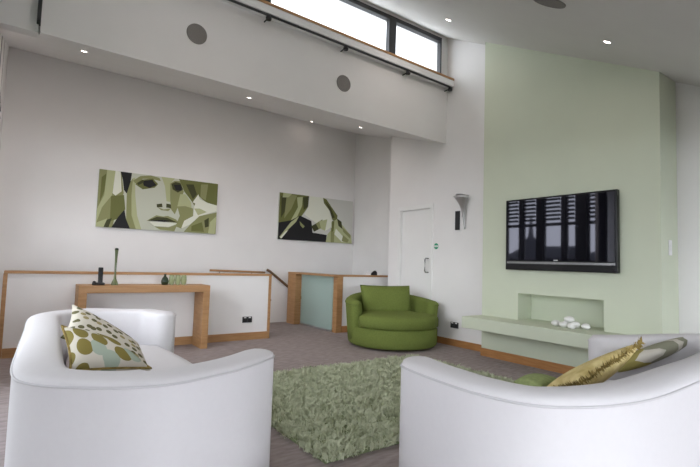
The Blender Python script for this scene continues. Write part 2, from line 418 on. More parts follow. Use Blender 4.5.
t = thing('wall_sconce', 'silver trumpet-shaped uplighter flaring upward on the wall right of the door', 'wall light', (XD,4.395,1.70))
b = B(); rings = []
for k in range(15):
    s = k/14; z = .48*s; w = .010+.022*s+.10*s**4; dp = .010+.02*s+.055*s**4
    cx = -.02-.035*s-.03*s*s; cy = .02*s*s
    rings.append([(min(cx+dp*math.cos(2*PI*j/20), -.002), cy+w*math.sin(2*PI*j/20), z) for j in range(20)])
b.loft(rings); b.obj('shade', SILVER, t, smooth=True)
b = B(); b.lathe([(0,0),(.07,0),(.085,.012),(.06,.02),(0,.02)], Matrix.Translation((-.085,.02,.475))@Matrix.Rotation(.3,4,'Y'), 24); b.obj('rim_dish', SILVER, t, smooth=True)
b = B(); b.box(-.03,-.0005,.005,.05,.18,.26); b.obj('wall_bracket', SILVER, t, .004)
t = thing('wall_panel', 'small upright black panel in a white surround beside the silver uplighter', 'wall panel', (XD,4.535,1.835))
bx('surround', WPLAST, (-.012,-.0005,-.062,.062,-.165,.165), t, .002)
bx('black_face', BLACKM, (-.02,-.0125,-.045,.045,-.14,.14), t, .002)

def socket(loc_, rz, label):
    t = thing('double_socket', label, 'socket', loc_, rz, 'chrome double sockets')
    fp = bx('faceplate', DGREY, (-.074,.074,-.010,-.0005,-.043,.043), t, .003)
    for s in (-1,1):
        bx('outlet', BLACKM, (s*.036-.029,s*.036+.029,-.013,-.0102,-.036,.020), fp, .001)
        bx('rocker_switch', WPLAST, (s*.036-.016,s*.036+.016,-.016,-.0102,.023,.037), fp)
    return t
socket((2.71,YH,.29), 0, 'double wall socket low on the white half wall right of the console table')
socket((XD,4.57,.30), -PI/2, 'double wall socket low on the wall between armchair and hearth shelf')
t = thing('light_switch', 'white light switch on the right return of the green chimney breast', 'switch', (5.20,CY0,1.41))
bx('plate', WPLAST, (-.035,.035,-.009,-.0005,-.075,.075), t, .002); bx('rocker', WPLAST, (-.012,.012,-.014,-.0092,-.03,.03), t)

# television
t = thing('television', 'large flat black television hung on the green chimney breast above the recess', 'television', (XC,2.858,1.574))
TW, TH = .664, .434
b = B(); b.box(-.07,-.012,-TW,TW,-TH,TH); b.box(-.012,-.0005,-.4,.4,-.25,.25); b.obj('case', BLACK, t, .006)
bx('screen', SCREEN, (-.0725,-.0705,-TW+.022,TW-.022,-TH+.115,TH-.022), t)
bx('speaker_bar', CHROME, (-.0745,-.0705,-TW+.02,TW-.02,-TH+.078,-TH+.102), t)
bx('badge', SILVER, (-.0735,-.0726,-.025,.025,-TH+.117,-TH+.128), t)

# hearth shelf + pebbles
t = bx('hearth_shelf', GREEN, (4.60,XC-.001,1.86,CY1,.385,.528), None, .004)
tag(t, 'pale green floating hearth shelf running across the chimney breast below the television', 'shelf')
peb = [(4.90,2.84,.043,.034,0),(4.99,2.755,.048,.036,0),(4.87,2.735,.040,.032,0),(4.95,2.645,.045,.036,0),(4.85,2.63,.038,.03,0),(4.96,2.53,.043,.032,0)]
plabs = ['white pebble at the left end of the heap on the hearth shelf','white pebble second from the left, at the back of the heap',
 'white pebble third from the left, at the front of the heap','large white pebble right of the middle of the heap','small white pebble at the front right of the heap',
 'white pebble at the right end of the heap on the hearth shelf']
def pebble(x,y,z,a,c,label,seed):
    random.seed(seed); b = B(); bmesh.ops.create_icosphere(b.bm, subdivisions=3, radius=1)
    ph = random.random()*6
    for v in b.bm.verts:
        n = v.co.copy(); k = 1+.08*math.sin(3*n.x+ph)+.06*math.sin(4*n.y+ph*2)
        v.co = Vector((n.x*a*k, n.y*a*1.15*k, n.z*c*(1+.05*math.sin(3*n.x))))
    o = b.obj('pebble', STONE, None, smooth=True); o.location = (x,y,z+c*.96); tag(o, label, 'pebble', 'white pebbles in the recess'); return o
for i,(x,y,a,c,_) in enumerate(peb): pebble(x,y,.528,a,c,plabs[i],i)
pebble(4.935,2.70,.588,.046,.032,'white pebble resting on top of the heap',11)

# round speakers and lamps in the ceiling and bulkhead
def speaker(M_, r, label):
    t = thing('ceiling_speaker', label, 'speaker', (0,0,0), 0, 'round grey speakers'); t.matrix_world = M_
    b = B(); b.lathe([(0,0.0005),(r*.9,0.0005),(r*.9,.008),(0,.011)], None, 40); b.obj('grille', GRILLE, t, smooth=False)
    b = B(); b.lathe([(r*.9,.0005),(r,.0005),(r*.98,.010),(r*.9,.010)], None, 40)
    b.bm.faces.ensure_lookup_table(); bad = [f for f in b.bm.faces if len(f.verts) > 4]; bmesh.ops.delete(b.bm, geom=bad, context='FACES_ONLY'); b.obj('ring', GRILLE, t)
RY = Matrix.Rotation(PI/2,4,'X')     # +Z -> -Y
speaker(Matrix.Translation((1.352,YK,3.53))@RY, .108, 'round grey speaker high on the bulkhead, the left one')
speaker(Matrix.Translation((3.25,YK,3.487))@RY, .108, 'round grey speaker high on the bulkhead below the clerestory window')
RC = Matrix.Rotation(PI+math.atan(.53),4,'X')
RS = Matrix.Rotation(PI+math.atan(.30),4,'X')
speaker(Matrix.Translation((3.06,1.83,zc(1.83)))@RC, .125, 'round grey speaker in the sloping ceiling')
def downlight(M_, label, watts=1.0):
    l = bpy.data.lights.new('downlight_lamp','AREA'); l.shape = 'DISK'; l.size = .06; l.color = (1,.88,.83); l.energy = watts*1.15
    lo = bpy.data.objects.new('downlight_lamp', l); COL.objects.link(lo); lo.matrix_world = M_@Matrix.Translation((0,0,.012))@Matrix.Rotation(PI,4,'X')
    _downlight(M_, label)
def _downlight(M_, label):
    t = thing('downlight', label, 'downlight', (0,0,0), 0, 'recessed downlights'); t.matrix_world = M_
    b = B(); b.lathe([(.030,.0005),(.044,.0005),(.042,.006),(.030,.004)], None, 28)
    bad = [f for f in b.bm.faces if len(f.verts) > 4]; bmesh.ops.delete(b.bm, geom=bad, context='FACES_ONLY'); b.obj('trim_ring', WPLAST, t)
    b = B(); b.lathe([(0,.0005),(.030,.0005),(.024,.005),(0,.006)], None, 20); b.obj('bulb', BULB, t)
downlight(Matrix.Translation((4.02,3.71,zc(3.71)))@RC, 'lit downlight in the sloping ceiling near the clerestory window', .8)
downlight(Matrix.Translation((4.06,1.88,zc(1.88)))@RC, 'lit downlight in the sloping ceiling in front of the chimney breast', .45)
downlight(Matrix.Translation((1.3,2.9,zc(2.9)))@RC, 'added downlight, out of view in the sloping ceiling above the left sofa', 1.6)  # extra lamp added out of view to brighten the bulkhead
def soff(px,py):
    d = ((px-350)/F*rt+(233.5-py)/F*up+fw); o = Vector((0,0,1.16))
    n = Vector((TILT,-.30,1)); k = (ZK-.30*YK+TILT*5.2-n.dot(o))/n.dot(d); return o+k*d
for (px,py,pw,lab) in ((84,51,3.0,'leftmost lit downlight in the soffit under the bulkhead'),(249,97.4,2.0,'lit downlight in the soffit, above the right end of the face picture'),
                  (302,120.3,.01,'lit downlight in the soffit, farthest back, near the back wall'),(360.5,127.2,.5,'lit downlight in the soffit nearest the door wall')):
    q = soff(px,py); q.y = min(q.y, YB-.32); q.z = zs(q.y, q.x)
    downlight(Matrix.Translation(q)@RS, lab, pw)

t = thing('curtain_rail', 'dark metal rail on small brackets under the clerestory window sill', 'rail', (2.6,YK-.1,3.88))
b = B(); b.tube([(0.05,YK-.115,3.885+.022*5.15),(5.17,YK-.115,3.886)], .014, 10); loc(b.obj('rod', DGREY, t, smooth=True), t)
for x in (1.02,2.11,3.19,4.27,5.14):
    b = B(); b.lathe([(0,0),(.03,0),(.034,.02),(.026,.05),(0,.05)], Matrix.Translation((x,YK-.115,3.828+.022*(XD-x))), 16)
    zr = 3.855+.022*(XD-x); b.tube([(x,YK-.115,zr),(x,YK-.001,zr)], .009, 8); loc(b.obj('bracket', BLACKM, t), t)

# ------------------------------------------------------------------ pictures
def uv1(c):
    (TL,TR,BR,BL) = c
    def f(x,y):
        u = (x-(TL[0]+BL[0])/2)/((TR[0]+BR[0])/2-(TL[0]+BL[0])/2)
        t = TL[1]+(TR[1]-TL[1])*u; bt = BL[1]+(BR[1]-BL[1])*u
        return min(max(u,.0),1), min(max((y-t)/(bt-t),0),1)
    return f
AP=mat('ink_pale',lin((196,200,184)),.6); AM=mat('ink_mid_olive',lin((140,143,98)),.6); AO=mat('ink_olive',lin((108,112,62)),.6)
AD=mat('ink_dark_olive',lin((66,68,38)),.6); AK=mat('ink_black',lin((30,30,32)),.6); AC=mat('ink_cream',lin((226,229,214)),.6)
AL=mat('ink_light_olive',lin((178,183,140)),.6); AW=mat('ink_off_white',lin((205,206,200)),.6)
MI = {'p':0,'m':1,'o':2,'d':3,'k':4,'c':5,'l':6,'w':7}
def picture(label, xa, xb, za, zb, f, base, polys):
    t = thing('wall_picture', label, 'picture', ((xa+xb)/2, YB, (za+zb)/2), 0, 'olive prints on the back wall')
    W, H_ = (xb-xa)/2, (zb-za)/2
    bx('canvas', AW, (-W,W,-.045,-.0005,-H_,H_), t, .002)
    b = B(); y = -.0455
    def put(pts, k, raw=False):
        nonlocal y
        P = []
        for q in pts:
            u, v = q if raw else f(*q)
            P.append((-W+2*W*u, y, H_-2*H_*v))
        b.bm.faces.new([b.bm.verts.new(p) for p in P]).material_index = MI[k]; y -= .0002
    put([(0,0),(1,0),(1,1),(0,1)], base, True)
    for k, pts in polys: put(pts, k)
    b.obj('print', [AP,AM,AO,AD,AK,AC,AL,AW], t, weld=False)
f1 = uv1(((72,68),(660,138),(650,390),(57,360)))
picture('wide olive and white print of a face close up, the left picture', .865, 2.70, 1.585, 2.465, f1, 'p', [
 ('m',[(60,60),(162,76),(178,190),(152,262),(137,370),(50,368)]),
 ('l',[(98,66),(136,74),(126,200),(86,262),(60,345),(52,330),(66,268),(92,200)]),
 ('o',[(76,110),(96,90),(92,180),(74,240)]),('c',[(135,76),(158,80),(168,180),(142,202),(128,190)]),
 ('o',[(122,205),(180,198),(190,270),(152,322),(124,332)]),('d',[(96,330),(132,316),(120,362),(88,362)]),('l',[(60,340),(112,318),(98,364),(55,364)]),
 ('k',[(158,78),(210,82),(206,132),(193,192),(178,172),(170,120)]),('k',[(186,272),(196,320),(218,372),(132,370),(158,312)]),
 ('m',[(206,130),(216,112),(214,200),(220,300),(246,374),(217,372),(196,320),(192,190)]),
 ('l',[(216,112),(226,108),(232,200),(246,300),(270,376),(244,374),(220,300),(214,200)]),
 ('m',[(216,125),(250,100),(300,96),(342,108),(350,124),(300,114),(262,114),(232,140)]),
 ('o',[(228,142),(258,118),(310,112),(338,140),(322,158),(265,168)]),('k',[(262,124),(308,118),(330,146),(296,160),(268,148)]),('d',[(236,136),(262,120),(270,132),(244,146)]),
 ('l',[(352,100),(420,110),(400,136),(402,230),(384,226),(372,150)]),
 ('m',[(398,136),(420,122),(450,124),(470,178),(450,240),(430,292),(410,268),(402,220)]),
 ('d',[(404,138),(424,128),(450,134),(466,165),(440,182),(412,166)]),('k',[(416,142),(452,142),(460,172),(428,170)]),
 ('o',[(440,112),(664,130),(660,252),(604,236),(572,216),(548,196),(532,250),(512,222),(472,176),(452,132)]),
 ('m',[(560,140),(600,140),(590,220),(560,205)]),('d',[(480,140),(520,140),(540,190),(520,215)]),
 ('l',[(452,190),(480,190),(512,232),(516,262),(480,250),(440,255)]),
 ('m',[(440,252),(482,250),(524,262),(526,302),(492,322),(470,365),(436,352),(456,300)]),
 ('d',[(336,242),(362,238),(366,256),(338,258)]),('d',[(384,238),(406,242),(410,262),(384,258)]),('m',[(340,256),(372,268),(410,262),(396,276),(360,272)]),
 ('m',[(292,326),(338,298),(372,304),(394,300),(438,318),(452,336),(380,330)]),('d',[(296,326),(340,306),(392,310),(448,334),(380,326)]),
 ('k',[(300,326),(370,320),(430,328),(380,331)]),('c',[(306,331),(372,333),(444,338),(402,356),(330,352)]),
 ('m',[(300,338),(332,354),(402,358),(446,342),(432,378),(360,370)]),('p',[(340,372),(436,378),(430,388),(340,382)]),
 ('c',[(548,192),(556,215),(604,234),(664,248),(664,276),(562,300),(512,342),(466,364),(480,324),(526,300),(530,250)]),
 ('l',[(530,262),(560,262),(600,280),(552,296)]),('c',[(520,230),(548,190),(560,225),(604,240),(560,250)]),
 ('m',[(560,300),(664,282),(656,400),(602,392),(480,380),(512,344)]),('d',[(588,322),(612,308),(614,352),(594,358)]),('l',[(620,330),(656,300),(650,392),(612,386)]),
 ('o',[(520,350),(575,330),(590,380),(520,376)])])
f2 = uv1(((88,78),(548,148),(535,403),(70,367)))
picture('olive and black print of flowing hair on white, the right picture', 3.90, 5.63, 1.565, 2.46, f2, 'w', [
 ('o',[(80,70),(252,102),(248,172),(204,240),(152,258),(70,270)]),('d',[(90,100),(140,112),(128,170),(92,236)]),('m',[(120,90),(180,100),(150,180),(110,240)]),
 ('d',[(216,112),(252,108),(248,170),(222,190)]),('l',[(100,80),(150,90),(130,110),(96,110)]),
 ('l',[(180,112),(214,108),(212,165),(184,234),(132,302),(92,362),(84,350),(150,250),(188,172)]),
 ('k',[(74,264),(150,252),(202,224),(272,258),(282,330),(372,346),(368,398),(64,372)]),
 ('l',[(150,262),(196,228),(180,262),(132,312),(96,364),(88,352)]),('c',[(120,320),(136,312),(100,362),(90,356)]),
 ('c',[(255,102),(342,116),(382,200),(402,262),(396,302),(360,322),(332,292),(272,250),(226,216),(250,172)]),
 ('m',[(288,282),(340,250),(350,300),(312,312)]),('d',[(272,290),(300,275),(320,310),(290,325)]),('m',[(200,258),(232,290),(222,302),(206,284)]),
 ('l',[(320,262),(372,250),(360,320),(335,310)]),
 ('o',[(340,114),(362,128),(392,170),(438,230),(432,282),(404,252),(386,200),(346,150)]),('d',[(352,136),(392,180),(420,240),(404,246),(384,196)]),
 ('l',[(398,270),(440,248),(472,288),(532,352),(545,410),(366,398),(376,342),(402,312)]),
 ('d',[(436,248),(466,268),(472,312),(446,292)]),('m',[(470,300),(532,352),(528,372),(480,330)]),('c',[(430,308),(502,382),(472,390),(420,342)]),
 ('m',[(396,300),(420,330),(420,392),(398,394)]),('o',[(402,262),(418,262),(416,320),(402,330)]),('m',[(480,350),(520,380),(510,396),(470,384)])])

# ------------------------------------------------------------------ console table and what stands on it
TX0, TX1, TY0, TY1, TZ = .53, 2.01, 5.90, 6.27, .81
t = thing('console_table', 'oak console table with thick slab legs in front of the white half wall', 'table', (1.28,6.07,0))
loc(bx('table_top', OAKH, (TX0,TX1,TY0,TY1,TZ-.085,TZ), t, .003), t)
for xa, xb in ((TX0,TX0+.085),(TX1-.085,TX1)): loc(bx('leg', OAK, (xa,xb,TY0,TY1,0,TZ-.0855), t, .003), t)
t = thing('cordless_phone', 'black cordless phone standing in its cradle on the console table', 'phone', (.755,6.03,TZ))
bx('cradle', BLACKM, (-.05,.045,-.045,.045,0.0005,.03), t, .012)
b = B(); b.hexa([(-.024,-.005,.02),(.024,-.005,.02),(.024,.02,.02),(-.024,.02,.02),(-.026,.02,.205),(.026,.02,.205),(.026,.042,.205),(-.026,.042,.205)]); b.obj('handset', BLACK, t, .006)
b = B(); b.lathe([(0,0.0005),(.02,.0005),(.022,.015),(.014,.045),(0,.05)], Matrix.Translation((-.065,-.01,0)), 16); b.obj('base_button', BLACKM, t, smooth=True)
t = thing('bud_vase', 'tall slender green glass vase with flared foot on the console table', 'vase', (.905,6.03,TZ))
b = B(); b.lathe([(0,.0005),(.036,.0005),(.038,.012),(.030,.04),(.015,.075),(.010,.13),(.011,.22),(.014,.33),(.018,.40),(.021,.415),(.017,.415),(.012,.33),(.008,.2),(.0,.12)], None, 28); b.obj('glass_body', GLG, t, smooth=True)
b = B(); b.lathe([(0,.416),(.019,.412),(.022,.42),(.018,.436),(0,.44)], None, 20); b.obj('neck_rim', GLD, t, smooth=True)
t = thing('small_vase', 'small dark green teardrop vase on the console table', 'vase', (1.475,6.04,TZ))
b = B(); b.lathe([(0,.0005),(.034,.0005),(.045,.025),(.046,.05),(.034,.085),(.016,.108),(.013,.125),(.018,.135),(.012,.134),(.010,.11),(0,.10)], None, 28); b.obj('glass_body', GLD, t, smooth=True)
gl = [(1.558,'pale green glass tealight holder next to the small dark vase'),(1.632,'pale green glass tealight holder in the middle of three'),(1.706,'pale green glass tealight holder at the right end of three')]
g0 = thing('tealight_holder', gl[0][1], 'candle holder', (gl[0][0],6.04,TZ), 0, 'pale green tealight holders')
b = B(); b.lathe([(0,.0005),(.022,.0005),(.032,.02),(.036,.06),(.033,.10),(.029,.125),(.026,.125),(.030,.09),(.030,.03),(0,.02)], None, 24); gc = b.obj('glass_cup', GLC, g0, smooth=True)
b = B(); b.lathe([(0,.021),(.019,.021),(.019,.036),(0,.036)], None, 18); b.obj('candle', STONE, gc)
for x,l in gl[1:]: dup(g0, (x,6.04,TZ), l)

# small things on the right low wall's cap
t = thing('dark_ornament', 'small black rounded ornament on the oak cap of the right half wall', 'ornament', (5.10,6.36,HZ))
b = B(); rings = []
for k in range(9):
    s = k/8; h_ = .02+.065*math.sin(PI*min(1,s*.62+.08)); rings.append([(-.05+.10*s, -.03, .0005),(-.05+.10*s, .04,.0005),(-.05+.10*s,.035,h_*.8),(-.05+.10*s,.005,h_),(-.05+.10*s,-.025,h_*.7)])
b.loft(rings); b.obj('body', BLACKM, t, .008, smooth=True)
t = thing('white_box', 'small white box on the oak cap beside the black ornament', 'box', (4.95,6.37,HZ))
bx('body', WPLAST, (-.055,.055,-.03,.03,.0005,.045), t, .006)
bx('lid', WPLAST, (-.058,.058,-.033,.033,.0455,.062), t, .005)

# ------------------------------------------------------------------ pillows
def pillow(name, label, corners, th, m, parts=(), piping=None):
    """corners: TL, TR, BR, BL seen from the viewer; a filled cushion between two sewn faces"""
    TL,TR,BR,BL = [Vector(c) for c in corners]; ctr = (TL+TR+BR+BL)/4
    n_ = ((TR-TL).cross(BL-TL)).normalized()
    N = 16; b = B(); uvl = b.bm.loops.layers.uv.new('UVMap'); grid = {}; uvs = {}
    for sgn in (1,-1):
        for i in range(N+1):
            for j in range(N+1):
                u, v = i/N, j/N; a, c = 2*u-1, 2*v-1
                edge = i in (0,N) or j in (0,N)
                if edge and sgn < 0: grid[(sgn,i,j)] = grid[(1,i,j)]; continue
                # edges bow inwards between the corners
                pu = u-.0+(-a)*.045*(1-c*c)*abs(a); pv = v+(-c)*.045*(1-a*a)*abs(c)
                p = (TL*(1-pu)+TR*pu)*(1-pv)+(BL*(1-pu)+BR*pu)*pv - ctr
                h = th*.5*((1-a*a)*(1-c*c))**.42*(1+.05*math.sin(5*u+3*v))
                q = b.bm.verts.new(p+n_*(sgn*h)); grid[(sgn,i,j)] = q; uvs[q] = (u,v)
    for sgn in (1,-1):
        for i in range(N):
            for j in range(N):
                fc = b.bm.faces.new([grid[(sgn,i,j)],grid[(sgn,i+1,j)],grid[(sgn,i+1,j+1)],grid[(sgn,i,j+1)]])
                for l in fc.loops: l[uvl].uv = uvs[l.vert]
    edge = [grid[(1,i,0)].co.copy() for i in range(N)]+[grid[(1,N,j)].co.copy() for j in range(N)]+[grid[(1,N-i,N)].co.copy() for i in range(N)]+[grid[(1,0,N-j)].co.copy() for j in range(N)]
    t = thing(name, label, 'cushion', ctr, 0, 'throw cushions on the sofas')
    cv = b.obj('cover', m, t, smooth=True, weld=False)
    if piping:
        k = B(); k.tube(edge, .006, 8, True); k.obj('piping', piping, cv, smooth=True)
    return cv, edge, n_
def pix(px, py, **k):
    d = ((px-350)/F*rt+(233.5-py)/F*up+fw); o = Vector((0,0,1.16))
    if 'y' in k: s = k['y']/d.y
    elif 'x' in k: s = k['x']/d.x
    return o+d*s

# ------------------------------------------------------------------ sofas
def sofa(name, label, plan, t_, zb, zcn, seat_split, front_dir, nrm_sign, front_n):
    """plan: outer outline (x, y, z of the piping) from the front of one arm round the back to the front of the other"""
    P = resample(crom([Vector(p) for p in plan], 14), .045)
    n = len(P); ctr = sum(P, Vector())/n; ctr.z = 0
    root = thing(name, label, 'sofa', ctr, 0, 'white curved sofas')
    cum = [0]
    for a,c in zip(P,P[1:]): cum.append(cum[-1]+(c-a).length)
    L = cum[-1]; rings = []; pipe = []; inner = []
    for i,p in enumerate(P):
        tg = (P[min(i+1,n-1)]-P[max(i-1,0)]); tg.z = 0; tg.normalize()
        nr = Vector((-tg.y, tg.x, 0))*nrm_sign
        d = min(cum[i], L-cum[i]); R_ = t_/2
        ins = 0 if d >= R_ else R_-math.sqrt(max(0, R_*R_-(R_-d)**2))
        ins = min(ins, R_-.012)
        o = Vector((p.x,p.y,0))-ctr; zp = p.z
        A = o+nr*ins; C = o+nr*(t_-ins); w = t_-2*ins; hcn = zcn*min(1, w/t_+.15)
        ring = [A+Vector((0,0,.05)), A+Vector((0,0,.25)), A+Vector((0,0,zp-.12)), A+Vector((0,0,zp-.012))]
        pipe.append(A-nr*.0005+Vector((0,0,zp)))
        for k in range(9):
            s = k/8; ang = PI*s
            # flattened crown
            xx = w*(.5-.5*math.cos(ang)); zz = hcn*(math.sin(ang)**.75)
            ring.append(A+nr*xx+Vector((0,0,zp+zz)))
        ring += [C+Vector((0,0,zp-.05)), C+Vector((0,0,.40)), C+Vector((0,0,.05))]
        rings.append(ring); inner.append(C.copy())
    b = B(); b.loft(rings); shell = b.obj('shell', SOFA, root, smooth=True)
    b = B(); b.tube(pipe, .0055, 8); b.obj('piping', SOFASEAM, shell, smooth=True)
    # seat platform and cushions inside the inner outline
    fd = Vector(front_dir)           # along the seat, from first arm to second
    fo = Vector(front_n)             # towards the open front
    inn = [q for i,q in enumerate(inner)]
    m0, m1 = inn[3].dot(fo), inn[-4].dot(fo); fr = max(m0, m1)+.05
    def region(a0, a1, shrink):
        """inner outline between two positions along the seat"""
        out = [q for q in inn[4:-4] if a0 <= q.dot(fd) <= a1]
        return out
    lo = max(q.dot(fd) for q in inn[2:8]); hi = min(q.dot(fd) for q in inn[-8:-2])
    bk = min(q.dot(fo) for q in inn)
    def backline(a):
        # rearmost inner point for a position along the seat
        c = [q for q in inn if abs(q.dot(fd)-a) < .06]
        return min((q.dot(fo) for q in c), default=bk)
    alo = min(q.dot(fd) for q in inn)+.02; ahi = max(q.dot(fd) for q in inn)-.02
    def sideline(f, first):
        c = [q for i,q in enumerate(inn) if abs(q.dot(fo)-f) < .06 and ((i < n/2) == first)]
        return (max if first else min)((q.dot(fd) for q in c), default=(lo if first else hi))
    def slab(z0, z1, fa, part, gap, puff, mname, m, frontbulge):
        K = 14; pts = []
        f_lo, f_hi = bk+gap+.01, fa
        mid = (lo+hi)/2
        left = [(max(sideline(f_lo+(f_hi-f_lo)*k/K, True)+gap, -9), f_lo+(f_hi-f_lo)*k/K) for k in range(K+1)]
        right = [(sideline(f_lo+(f_hi-f_lo)*k/K, False)-gap, f_lo+(f_hi-f_lo)*k/K) for k in range(K+1)]
        if part == 1: right = [(mid-.004, f) for _,f in right]
        if part == 2: left = [(mid+.004, f) for _,f in left]
        # front row with a gentle bow
        fl, fr_ = left[-1][0], right[-1][0]
        fpts = [(fl+(fr_-fl)*k/10, f_hi+frontbulge*math.sin(PI*k/10)) for k in range(1,10)]
        blo, bhi = left[0][0], right[0][0]
        poly = left+fpts+right[::-1]
        def P3(a,f,z): return fd*a+fo*f+Vector((0,0,z))
        ca = sum(a for a,_ in poly)/len(poly); cf = sum(f for _,f in poly)/len(poly)
        b = B(); rr = []
        for (z,s) in ((z0,.985),(z0+.015,1.0),(z1-.035,1.0),(z1-.010,.985),(z1+puff*.5,.93),(z1+puff,.75),(z1+puff*1.15,.4),(z1+puff*1.2,.05)):
            rr.append([P3(ca+(a-ca)*s, cf+(f-cf)*s, z) for a,f in poly])
        b.loft(rr); return b.obj(mname, m, root, smooth=True)
    slab(.06, .27, fr-.07, 0, .002, 0, 'seat_base', SOFA, .05)
    if seat_split:
        slab(.272, .415, fr-.02, 1, .004, .02, 'seat_cushion', SOFA, .05); slab(.272, .415, fr-.02, 2, .004, .02, 'seat_cushion', SOFA, .05)
    else: slab(.272, .415, fr-.02, 0, .004, .02, 'seat_cushion', SOFA, .06)
    for q in (inn[10], inn[-11], inn[n//2-14], inn[n//2+14]):
        w = Vector((q.x,q.y,0))*.97; k = B(); k.lathe([(0,0.0),(.022,0.0),(.028,.05),(0,.05)], Matrix.Translation(w), 14); k.obj('leg', DGREY, root)
    return root
zp = .665
sofa('sofa', 'white curved sofa on the left, its back to the left wall, holding leafy cushions',
     [(1.17,2.26,zp-.015),(.91,2.035,zp-.005),(.67,1.91,zp),(.455,1.87,zp),(.25,1.95,zp),(.06,2.11,zp),(-.005,2.33,zp),(.01,2.9,zp),(.04,3.5,zp+.01),(.06,4.0,zp+.015),
      (.115,4.25,zp+.01),(.25,4.42,zp+.01),(.50,4.52,zp+.01),(.75,4.50,zp),(.99,4.40,zp),(1.17,4.16,zp-.015)],
     .19, 0, .032, False, (0,1,0), -1, (1,0,0))
sofa('sofa', 'white curved sofa on the right with a gold cushion and leafy cushions, seen from behind',
     [(1.59,1.77,zp),(1.525,1.645,zp),(1.485,1.40,zp),(1.475,1.18,zp),(1.535,.98,zp),(1.665,.86,zp+.005),(1.84,.785,zp+.01),(2.09,.76,zp+.01),(2.52,.76,zp+.02),(3.0,.77,zp+.03),
      (3.46,.82,zp+.05),(3.72,.92,zp+.06),(3.84,1.12,zp+.055),(3.78,1.36,zp+.03),(3.58,1.58,zp+.005),(3.40,1.75,zp-.005)],
     .19, 0, .040, False, (1,0,0), 1, (0,1,0))

# cushions on the left sofa
pillow('throw_cushion', 'cream cushion with dark spots at the back on the left sofa',
       [pix(72,304,y=3.05), pix(139,345,y=2.95), pix(152,372,y=2.72), pix(60,338,y=2.78)], .12, PSPOT)
pillow('throw_cushion', 'cream cushion with olive and sage leaves in front on the left sofa',
       [pix(62,326,y=2.70), pix(114,341,y=2.66), pix(151,368,y=2.50), pix(70,372,y=2.45)], .12, PLEAF, piping=PGOLDD)
# cushions on the right sofa
t, edge, n_ = pillow('throw_cushion', 'gold cushion with ruffled fringe on the right sofa',
       [pix(580,384,y=1.13), pix(642,342,y=1.09), (2.74,1.40,.48), (2.32,1.44,.48)], .13, PGOLD)
random.seed(3); b = B()
for i in range(len(edge)):
    p, q = edge[i], edge[(i+1)%len(edge)]
    for k in range(16):
        s = k/16; a = p+(q-p)*s; out = a.normalized()
        tip = a+out*random.uniform(.006,.018)+n_*random.uniform(-.025,.025)+Vector((0,0,random.uniform(-.008,.012)))
        w = (q-p).normalized()*.004; m_ = a+(tip-a)*.5+n_*random.uniform(-.01,.01)
        v = [b.bm.verts.new(z) for z in (a-w,a+w,m_+w*.9,tip,m_-w*.9)]; b.bm.faces.new(v)
b.obj('fringe', PGOLDD, t, weld=False)
pillow('throw_cushion', 'cream cushion with large olive leaves at the right end of the right sofa',
       [pix(660,353,y=1.17), pix(706,332,y=1.17), (3.40,1.50,.50), (3.10,1.52,.49)], .11, PLEAF2)
pillow('throw_cushion', 'plain green cushion lying flat on the right sofa seat',
       [(2.38,1.64,.495),(2.64,1.67,.495),(2.64,1.47,.495),(2.38,1.46,.495)], .09, PGREEN)

# ------------------------------------------------------------------ green swivel armchair
CX, CY = 4.43, 5.07
fdir = math.radians(-109)      # where the chair faces
t = thing('swivel_armchair', 'round olive green swivel armchair with loose back cushion by the door', 'armchair', (CX,CY,0), fdir)
b = B(); R0 = .645
b.lathe([(0,.03),(R0-.03,.03),(R0-.01,.05),(R0,.10),(R0,.26),(R0-.02,.285),(0,.285)], None, 64); b.obj('base', GCH, t, smooth=True)
b = B(); b.lathe([(0,.0),(.40,.0),(.40,.03),(0,.03)], None, 40); b.obj('plinth', BLACKM, t)
b = B(); rings = []; N = 56; a0 = math.radians(74)
pp = []
for i in range(N+1):
    a = a0+(2*PI-2*a0)*i/N; back = .5-.5*math.cos(2*PI*i/N); back = back**1.0
    top = .615+.09*back; th = .17-.02*back
    e = min(i, N-i)*((2*PI-2*a0)*R0/N); ins = 0 if e >= th/2 else th/2-math.sqrt(max(0,(th/2)**2-(th/2-e)**2)); ins = min(ins, th/2-.012)
    ring = []
    fl = .055
    ro = lambda z: R0+fl*((z-.1)/.6)-ins
    ri = lambda z: R0-th+fl*((z-.1)/.6)*.9+ins
    for z in (.10,.25,.42,top-.06): ring.append((ro(z),z))
    w = ro(top)-ri(top)
    for k in range(7):
        ang = PI*k/6; ring.append((ro(top)-w*(.5-.5*math.cos(ang)), top-.03+.055*math.sin(ang)*min(1,w/th+.2)))
    for z in (top-.06,.42,.286,.10): ring.append((ri(z),z))
    rings.append([(r_*math.cos(a), r_*math.sin(a), z) for r_,z in ring])
    pp.append(((ro(top-.03)+.001)*math.cos(a),(ro(top-.03)+.001)*math.sin(a),top-.035))
b.loft(rings); ba = b.obj('back_and_arms', GCH, t, smooth=True)
b = B(); b.tube(pp, .006, 8); b.obj('piping', GCH2, ba, smooth=True)
b = B(); rr = []
for (z,s) in ((.288,.96),(.305,1.0),(.39,1.0),(.43,.985),(.452,.93),(.468,.75),(.475,.4),(.477,.04)):
    ring = []
    for k in range(64):
        a = 2*PI*k/64; fr = max(0, math.cos(a)); r_ = .462+.195*min(1,max(0,(math.cos(a)-.10)/.30))
        ring.append((r_*math.cos(a)*s, r_*math.sin(a)*s, z))
    rr.append(ring)
b.loft(rr); b.obj('seat_cushion', GCH, t, smooth=True)
